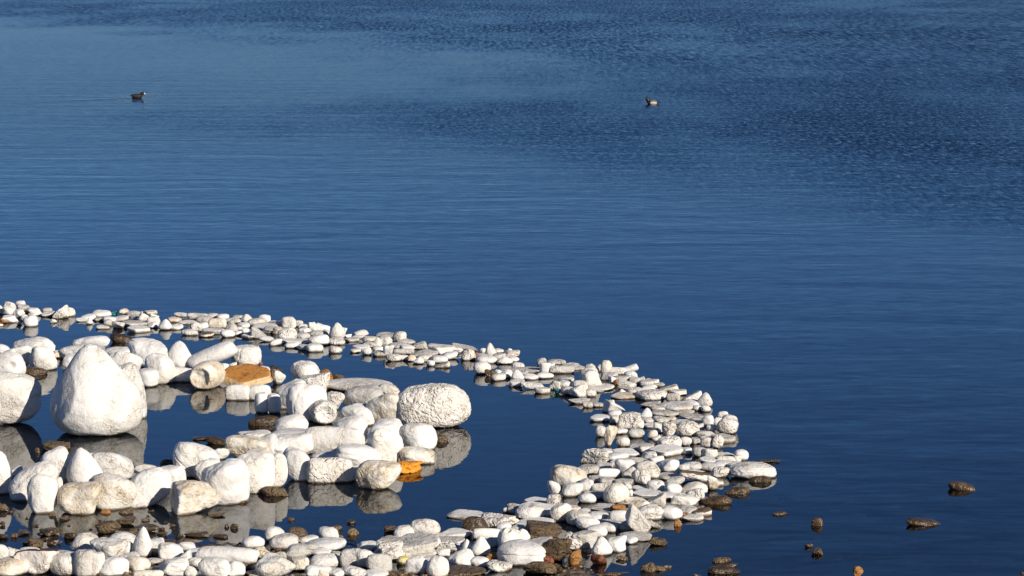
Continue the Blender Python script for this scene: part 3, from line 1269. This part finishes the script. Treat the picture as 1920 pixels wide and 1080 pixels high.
# ---- building them
for si, S in enumerate(STONES):
    rng = np.random.default_rng(1000 + si)
    kind, opts = S['kind'], S['opts']
    n_sub = 3 if S['w'] < 40 else 4 if S['w'] < 78 else 5
    dirs, faces = ico(n_sub)
    opts['dark'] = S['dark']
    v = shape(kind, dirs, rng, opts)
    base = ground(S['cx'], S['y1'])
    ppm = FOC / (base.y * math.cos(PITCH) + CAM_H * math.sin(PITCH))        # pixels per metre at that distance
    W_, H_ = S['w'] / ppm * (1.16 if S['area'] in 'ABCDEFGHQ' and kind in 'fskw' else 1.20 if S['area'] in 'KLM' and not S['dark'] else 1.08), S['h'] / ppm * (1.18 if S['area'] in 'ABCDEFGHQ' else 1.24 if S['area'] in 'KLM' and not S['dark'] else 1.12)
    al = math.atan2(CAM_H, base.y)
    sa, ca = math.sin(al), math.cos(al)
    dep = W_ * (.55 if S['dark'] and kind == 'e' else DEPTH[kind])
    if kind in 'cL': dep = max(dep, min(W_ * .6, H_ * .9))
    if kind in 't': dep = max(dep, .5 * H_)
    if kind == 'C': dep = min(W_, H_) * 1.5
    v = v * (np.array([W_, dep, H_]) / (v.max(0) - v.min(0)))
    if kind in 'fs' and 'x' not in opts: v = rot(v, 0, rng.uniform(-.02, .24)); v = rot(v, 1, rng.normal(0, .07))
    if kind in 'bkef' or (kind == 's' and 'x' not in opts): v = rot(v, 2, rng.uniform(-.6, .6)); v = rot(v, 1, rng.normal(0, .10 if kind in 'bke' else .05))
    if kind == 'c': v = rot(v, 2, rng.uniform(-.22, .22)); v = rot(v, 1, rng.normal(0, .03))
    if kind == 'C': v = rot(v, 2, R(opts.get('y', 30)))
    if 'a' in opts:
        v[:, 2] *= .78
        v = rot(v, 1, R(opts['a']))
    if 'x' in opts:                                    # a slab tipped towards the viewer
        v[:, 2] *= .42
        v = rot(v, 0, R(opts['x']))
    v = v - (v.max(0) + v.min(0)) / 2
    v = v / (v.max(0) - v.min(0)) * np.array([W_, dep, 1.0])
    sink = .42 if S['dark'] and kind == 'e' else SINK[kind]
    lo, hi = .02 * W_, 3 * H_ + .05

    def seen_h(hh, dd):
        z = (v[:, 2] + .5 - sink) * hh
        y = v[:, 1] / dep * dd
        up = z * ca + y * sa
        vis = z >= -1e-6
        return up[vis].max() - up[vis].min(), up[vis].min(), z
    dd = dep
    for _ in range(12):
        if seen_h(max(.10 * W_, .03), dd)[0] <= H_: break
        dd *= .85
    lo, hi = .06 * W_, 2.5 * H_ + .05
    for _ in range(22):
        mid = (lo + hi) / 2
        if seen_h(mid, dd)[0] > H_: hi = mid
        else: lo = mid
    _, vb, z = seen_h(mid, dd)
    v[:, 1] *= dd / dep
    v[:, 2] = z
    yc = base.y - vb / sa * (1.0 if kind in 'fsw' else .95)
    xc = (S['cx'] - 960) / FOC * (yc * math.cos(PITCH) + (CAM_H - mid * .4) * math.sin(PITCH))
    k = (yc / base.y)
    v[:, 0] *= k; v[:, 2] *= k
    tone = S['tone']
    if tone == 'w': tone = ('w', 'w1', 'w2', 'w1')[int(rng.integers(0, 4))]
    if S['area'] in 'IPONJ' and tone == 'w2': tone = 'w'
    o = mesh_obj(S['name'], v, faces, MAT[tone])
    o.location = (xc, yc, 0)
    if 'u' in opts: o.location.z = -float(v[:, 2].max()) - opts['u']
    tag(o, S['label'], S['noun'], S['group'])


# ------------------------------------------------------------------ teal net tangles
def tangle(label, x0, y0, x1, y1, seed):
    rng = np.random.default_rng(seed)
    c0 = ground((x0 + x1) / 2, y1 - 2)
    ppm = FOC / (c0.y * math.cos(PITCH) + CAM_H * math.sin(PITCH))
    w_, h_ = (x1 - x0) / ppm, (y1 - y0) / ppm
    t = np.linspace(0, 2 * math.pi, 260)
    ph = rng.uniform(0, 6, 6)
    path = np.stack([np.sin(5 * t + ph[0]) * (.6 + .4 * np.sin(3 * t + ph[1])), np.sin(7 * t + ph[2]) * (.6 + .4 * np.cos(2 * t + ph[3])),
                     .5 + .5 * np.sin(4 * t + ph[4]) * (.6 + .4 * np.sin(5 * t + ph[5]))], 1) * (w_ / 2, w_ / 2.4, h_)
    r = w_ * .055
    V, F = [], []
    k = 6
    for i in range(len(t) - 1):
        d = path[(i + 1) % (len(t) - 1)] - path[i - 1]
        d /= np.linalg.norm(d) + 1e-9
        a = np.cross(d, (0.1, .2, 1)); a /= np.linalg.norm(a)
        b = np.cross(d, a)
        for j in range(k):
            V.append(path[i] + r * (math.cos(j * 6.283 / k) * a + math.sin(j * 6.283 / k) * b))
    n = len(t) - 1
    for i in range(n):
        for j in range(k):
            F.append((i * k + j, i * k + (j + 1) % k, ((i + 1) % n) * k + (j + 1) % k, ((i + 1) % n) * k + j))
    o = mesh_obj('rope_tangle', V, F, TEAL)
    o.location = (c0.x, c0.y, -.01)
    tag(o, label, 'rope', 'teal rope tangles caught among the stones')


TEAL = flat_mat('teal_rope', (.03, .22, .22))
tangle('teal rope tangle caught at the inner edge of the stone ring', 1037, 727, 1053, 740, 5)
tangle('small teal rope tangle far left, behind the flat white stones', 206, 585, 221, 592, 9)


# ------------------------------------------------------------------ driftwood twigs
TWIG = flat_mat('wet_twig', (.035, .022, .014), .5)


def twig(label, pts, r):
    rng = np.random.default_rng(len(label))
    P = [ground(x, y) + Vector((0, 0, z)) for x, y, z in pts]
    Q = []
    for i in range(len(P) - 1):
        for t in np.linspace(0, 1, 6, endpoint=False): Q.append(P[i].lerp(P[i + 1], t) + Vector(rng.normal(0, r * .35, 3)))
    Q.append(P[-1])
    V, F, k = [], [], 6
    for i, q in enumerate(Q):
        d = (Q[min(i + 1, len(Q) - 1)] - Q[max(i - 1, 0)]).normalized()
        u = d.cross(Vector((0, .3, 1))).normalized(); w_ = d.cross(u)
        rr = r * (1 - .6 * i / len(Q))
        V += [tuple(q + u * rr * math.cos(j * 6.283 / k) + w_ * rr * math.sin(j * 6.283 / k)) for j in range(k)]
    for i in range(len(Q) - 1):
        F += [(i * k + j, i * k + (j + 1) % k, (i + 1) * k + (j + 1) % k, (i + 1) * k + j) for j in range(k)]
    F += [tuple(range(k))[::-1], tuple((len(Q) - 1) * k + j for j in range(k))]
    tag(mesh_obj('twig', V, F, TWIG), label, 'twig', 'dark twigs at the near waterline')


twig('long dark twig lying behind the bone-like white log', [(372, 1027, .012), (410, 1026, .02), (446, 1024, .015), (470, 1021, .02)], .014)
twig('dark twig crossing in front of the long one, by the bone-like log', [(396, 1040, .01), (420, 1036, .025), (452, 1029, .02)], .010)
twig('thin curved twig in the water right of the white ball', [(650, 1016, .012), (662, 1018, .014), (674, 1025, .01)], .007)


# ------------------------------------------------------------------ two water birds
def loft(path, k=14):
    """path: (x, z, half width, half height) from tail tip to bill root"""
    V, F = [], []
    P = [Vector((a[0], 0, a[1])) for a in path]
    for i, (x, z, ry, rz) in enumerate(path):
        d = (P[min(i + 1, len(P) - 1)] - P[max(i - 1, 0)]).normalized()
        n_ = Vector((-d.z, 0, d.x))
        for j in range(k):
            a = j * 2 * math.pi / k
            V.append(tuple(P[i] + Vector((0, 1, 0)) * ry * math.cos(a) + n_ * rz * math.sin(a)))
    for i in range(len(path) - 1):
        for j in range(k):
            F.append((i * k + j, i * k + (j + 1) % k, (i + 1) * k + (j + 1) % k, (i + 1) * k + j))
    F.append(tuple(range(k))[::-1]); F.append(tuple((len(path) - 1) * k + j for j in range(k)))
    return V, F


def bird(name, at, facing, path, bill, mat, bill_mat, label, eye, scale=1.0):
    root = bpy.data.objects.new(name, None)
    col.objects.link(root)
    root.location = (at.x, at.y, 0)
    root.rotation_euler = (0, 0, facing)
    root.scale = (scale,) * 3
    tag(root, label, 'bird', 'water birds swimming on the lake')
    V, F = loft(path)
    body = mesh_obj('body', V, F, mat, root)
    md = body.modifiers.new('smooth', 'SUBSURF'); md.levels = md.render_levels = 2
    V, F = loft(bill, 8)
    b_ = mesh_obj('bill', V, F, bill_mat, root)
    md = b_.modifiers.new('smooth', 'SUBSURF'); md.levels = md.render_levels = 1
    dirs, faces = ico(1)
    for sg in (1, -1):
        e_ = mesh_obj('eye', dirs * .006 + np.array([eye[0], sg * eye[1], eye[2]]), faces, eye[3], root)
    return root


def bird_mat(name, zones, oval=None):
    """plumage zones along the bird: list of (x_lo, x_hi, z_lo, z_hi, colour) over a first colour"""
    s = NT(name)
    ob = s.n('TexCoord').outputs['Object']
    sp = s.n('SeparateXYZ'); s.put(sp.inputs[0], ob)
    c = zones[0]
    nz = s.math('MULTIPLY', s.math('SUBTRACT', s.noise(ob, 30, 3), .5), .03)
    for x0, x1, z0, z1, cc in zones[1:]:
        x = s.math('ADD', sp.outputs[0], nz); z = s.math('ADD', sp.outputs[2], nz)
        k = s.math('MULTIPLY', s.math('MULTIPLY', s.ramp(x, x0 - .01, x0 + .01), s.ramp(x, x1 - .01, x1 + .01, 1, 0)),
                   s.math('MULTIPLY', s.ramp(z, z0 - .008, z0 + .008), s.ramp(z, z1 - .008, z1 + .008, 1, 0)))
        c = s.mix(k, c if not isinstance(c, tuple) else c, cc)
    if oval:
        cx_, cz_, rx_, rz_, cc = oval
        ex = s.math('DIVIDE', s.math('SUBTRACT', sp.outputs[0], cx_), rx_); ez = s.math('DIVIDE', s.math('SUBTRACT', sp.outputs[2], cz_), rz_)
        c = s.mix(s.ramp(s.math('ADD', s.math('MULTIPLY', ex, ex), s.math('MULTIPLY', ez, ez)), .85, 1.1, 1.0, 0.0), c, cc)
    p = s.n('BsdfPrincipled'); s.put(p.inputs['Base Color'], c); p.inputs['Roughness'].default_value = .6
    s.put(s.out.inputs[0], p.outputs[0])
    return s.m


BODY = [(-.215, .075, .006, .004), (-.20, .073, .034, .014), (-.16, .062, .066, .042), (-.10, .050, .092, .070), (-.03, .042, .100, .084), (.05, .042, .094, .082),
        (.10, .052, .080, .074), (.135, .080, .064, .060)]
EYE = flat_mat('bird_eye', (.25, .03, .02), .2)
EYE_Y = flat_mat('bird_eye_yellow', (.6, .4, .05), .2)
coot_m = bird_mat('coot_plumage', [(.030, .019, .014), (-.20, .12, .015, .085, (.05, .030, .020)), (.12, .4, .10, .3, (.008, .008, .010))])
bird('coot', COOT, R(-12), BODY + [(.160, .105, .056, .056), (.178, .128, .053, .056), (.200, .140, .050, .052), (.228, .138, .038, .042), (.246, .130, .012, .016)],
     [(.222, .152, .020, .022), (.246, .132, .020, .022), (.264, .116, .013, .014), (.276, .106, .003, .004)],
     coot_m, flat_mat('coot_white_bill', (.85, .82, .78), .4), 'dark brown water bird with a white bill, swimming right', (.215, .046, .150, EYE), .98)
scaup_m = bird_mat('scaup_plumage', [(.012, .012, .013), (-.13, .07, .085, .2, (.16, .15, .14))], (-.030, .034, .105, .042, (.62, .58, .53)))
bird('diving_duck', SCAUP, R(180 - 8), BODY + [(.145, .104, .060, .060), (.148, .126, .058, .058), (.160, .148, .060, .062), (.186, .158, .056, .060), (.214, .150, .040, .044), (.228, .144, .014, .016)],
     [(.212, .148, .020, .020), (.242, .134, .022, .014), (.272, .126, .024, .009), (.282, .124, .010, .003)],
     scaup_m, flat_mat('blue_grey_bill', (.30, .38, .46), .4), 'black and white duck with a dark head, swimming left', (.190, .052, .166, EYE_Y), .98)

# ------------------------------------------------------------------ gravel at the waterline, too small and too many to pick apart
rng = np.random.default_rng(77)
dirs, faces = ico(1)
GV, GF = [], []
n_g = 0
while n_g < 3600:
    x, y = rng.uniform(-4.6, 1.0), 18.5 + rng.uniform(0, 2.9) ** 1.0
    if x > .2 + rng.uniform(0, .8): continue
    r_ = min(.05, rng.gamma(2.2, .010) + .008) if y > 19.6 else min(.022, rng.gamma(2.2, .006) + .006)
    z = float(bed_z(np.array([x]), np.array([y]))[0])
    v = dirs * (1 + .25 * vnoise(dirs * 1.5 + rng.uniform(0, 99, 3), 1))[:, None] * r_ * np.array([1, rng.uniform(.7, 1), rng.uniform(.45, .75)])
    v = rot(v, 2, rng.uniform(0, 6)) + np.array([x, y, z + r_ * .15])
    o0 = n_g * len(dirs)
    GV.append(v)
    GF += [(a + o0, b + o0, c_ + o0) for a, b, c_ in faces]
    n_g += 1
s = NT('wet_gravel')
geo = s.n('NewGeometry')
c = s.mix(geo.outputs['Random Per Island'], (.035, .025, .014), (.24, .165, .09))
c = s.mix(s.ramp(s.noise(geo.outputs['Position'], 40, 3), .5, .8), c, (.05, .03, .02))
p = s.n('BsdfPrincipled'); s.put(p.inputs['Base Color'], c); p.inputs['Roughness'].default_value = .35
s.put(s.out.inputs[0], p.outputs[0])
tag(mesh_obj('gravel', np.concatenate(GV), GF, s.m), 'dark wet gravel along the near waterline', 'gravel', kind='stuff')
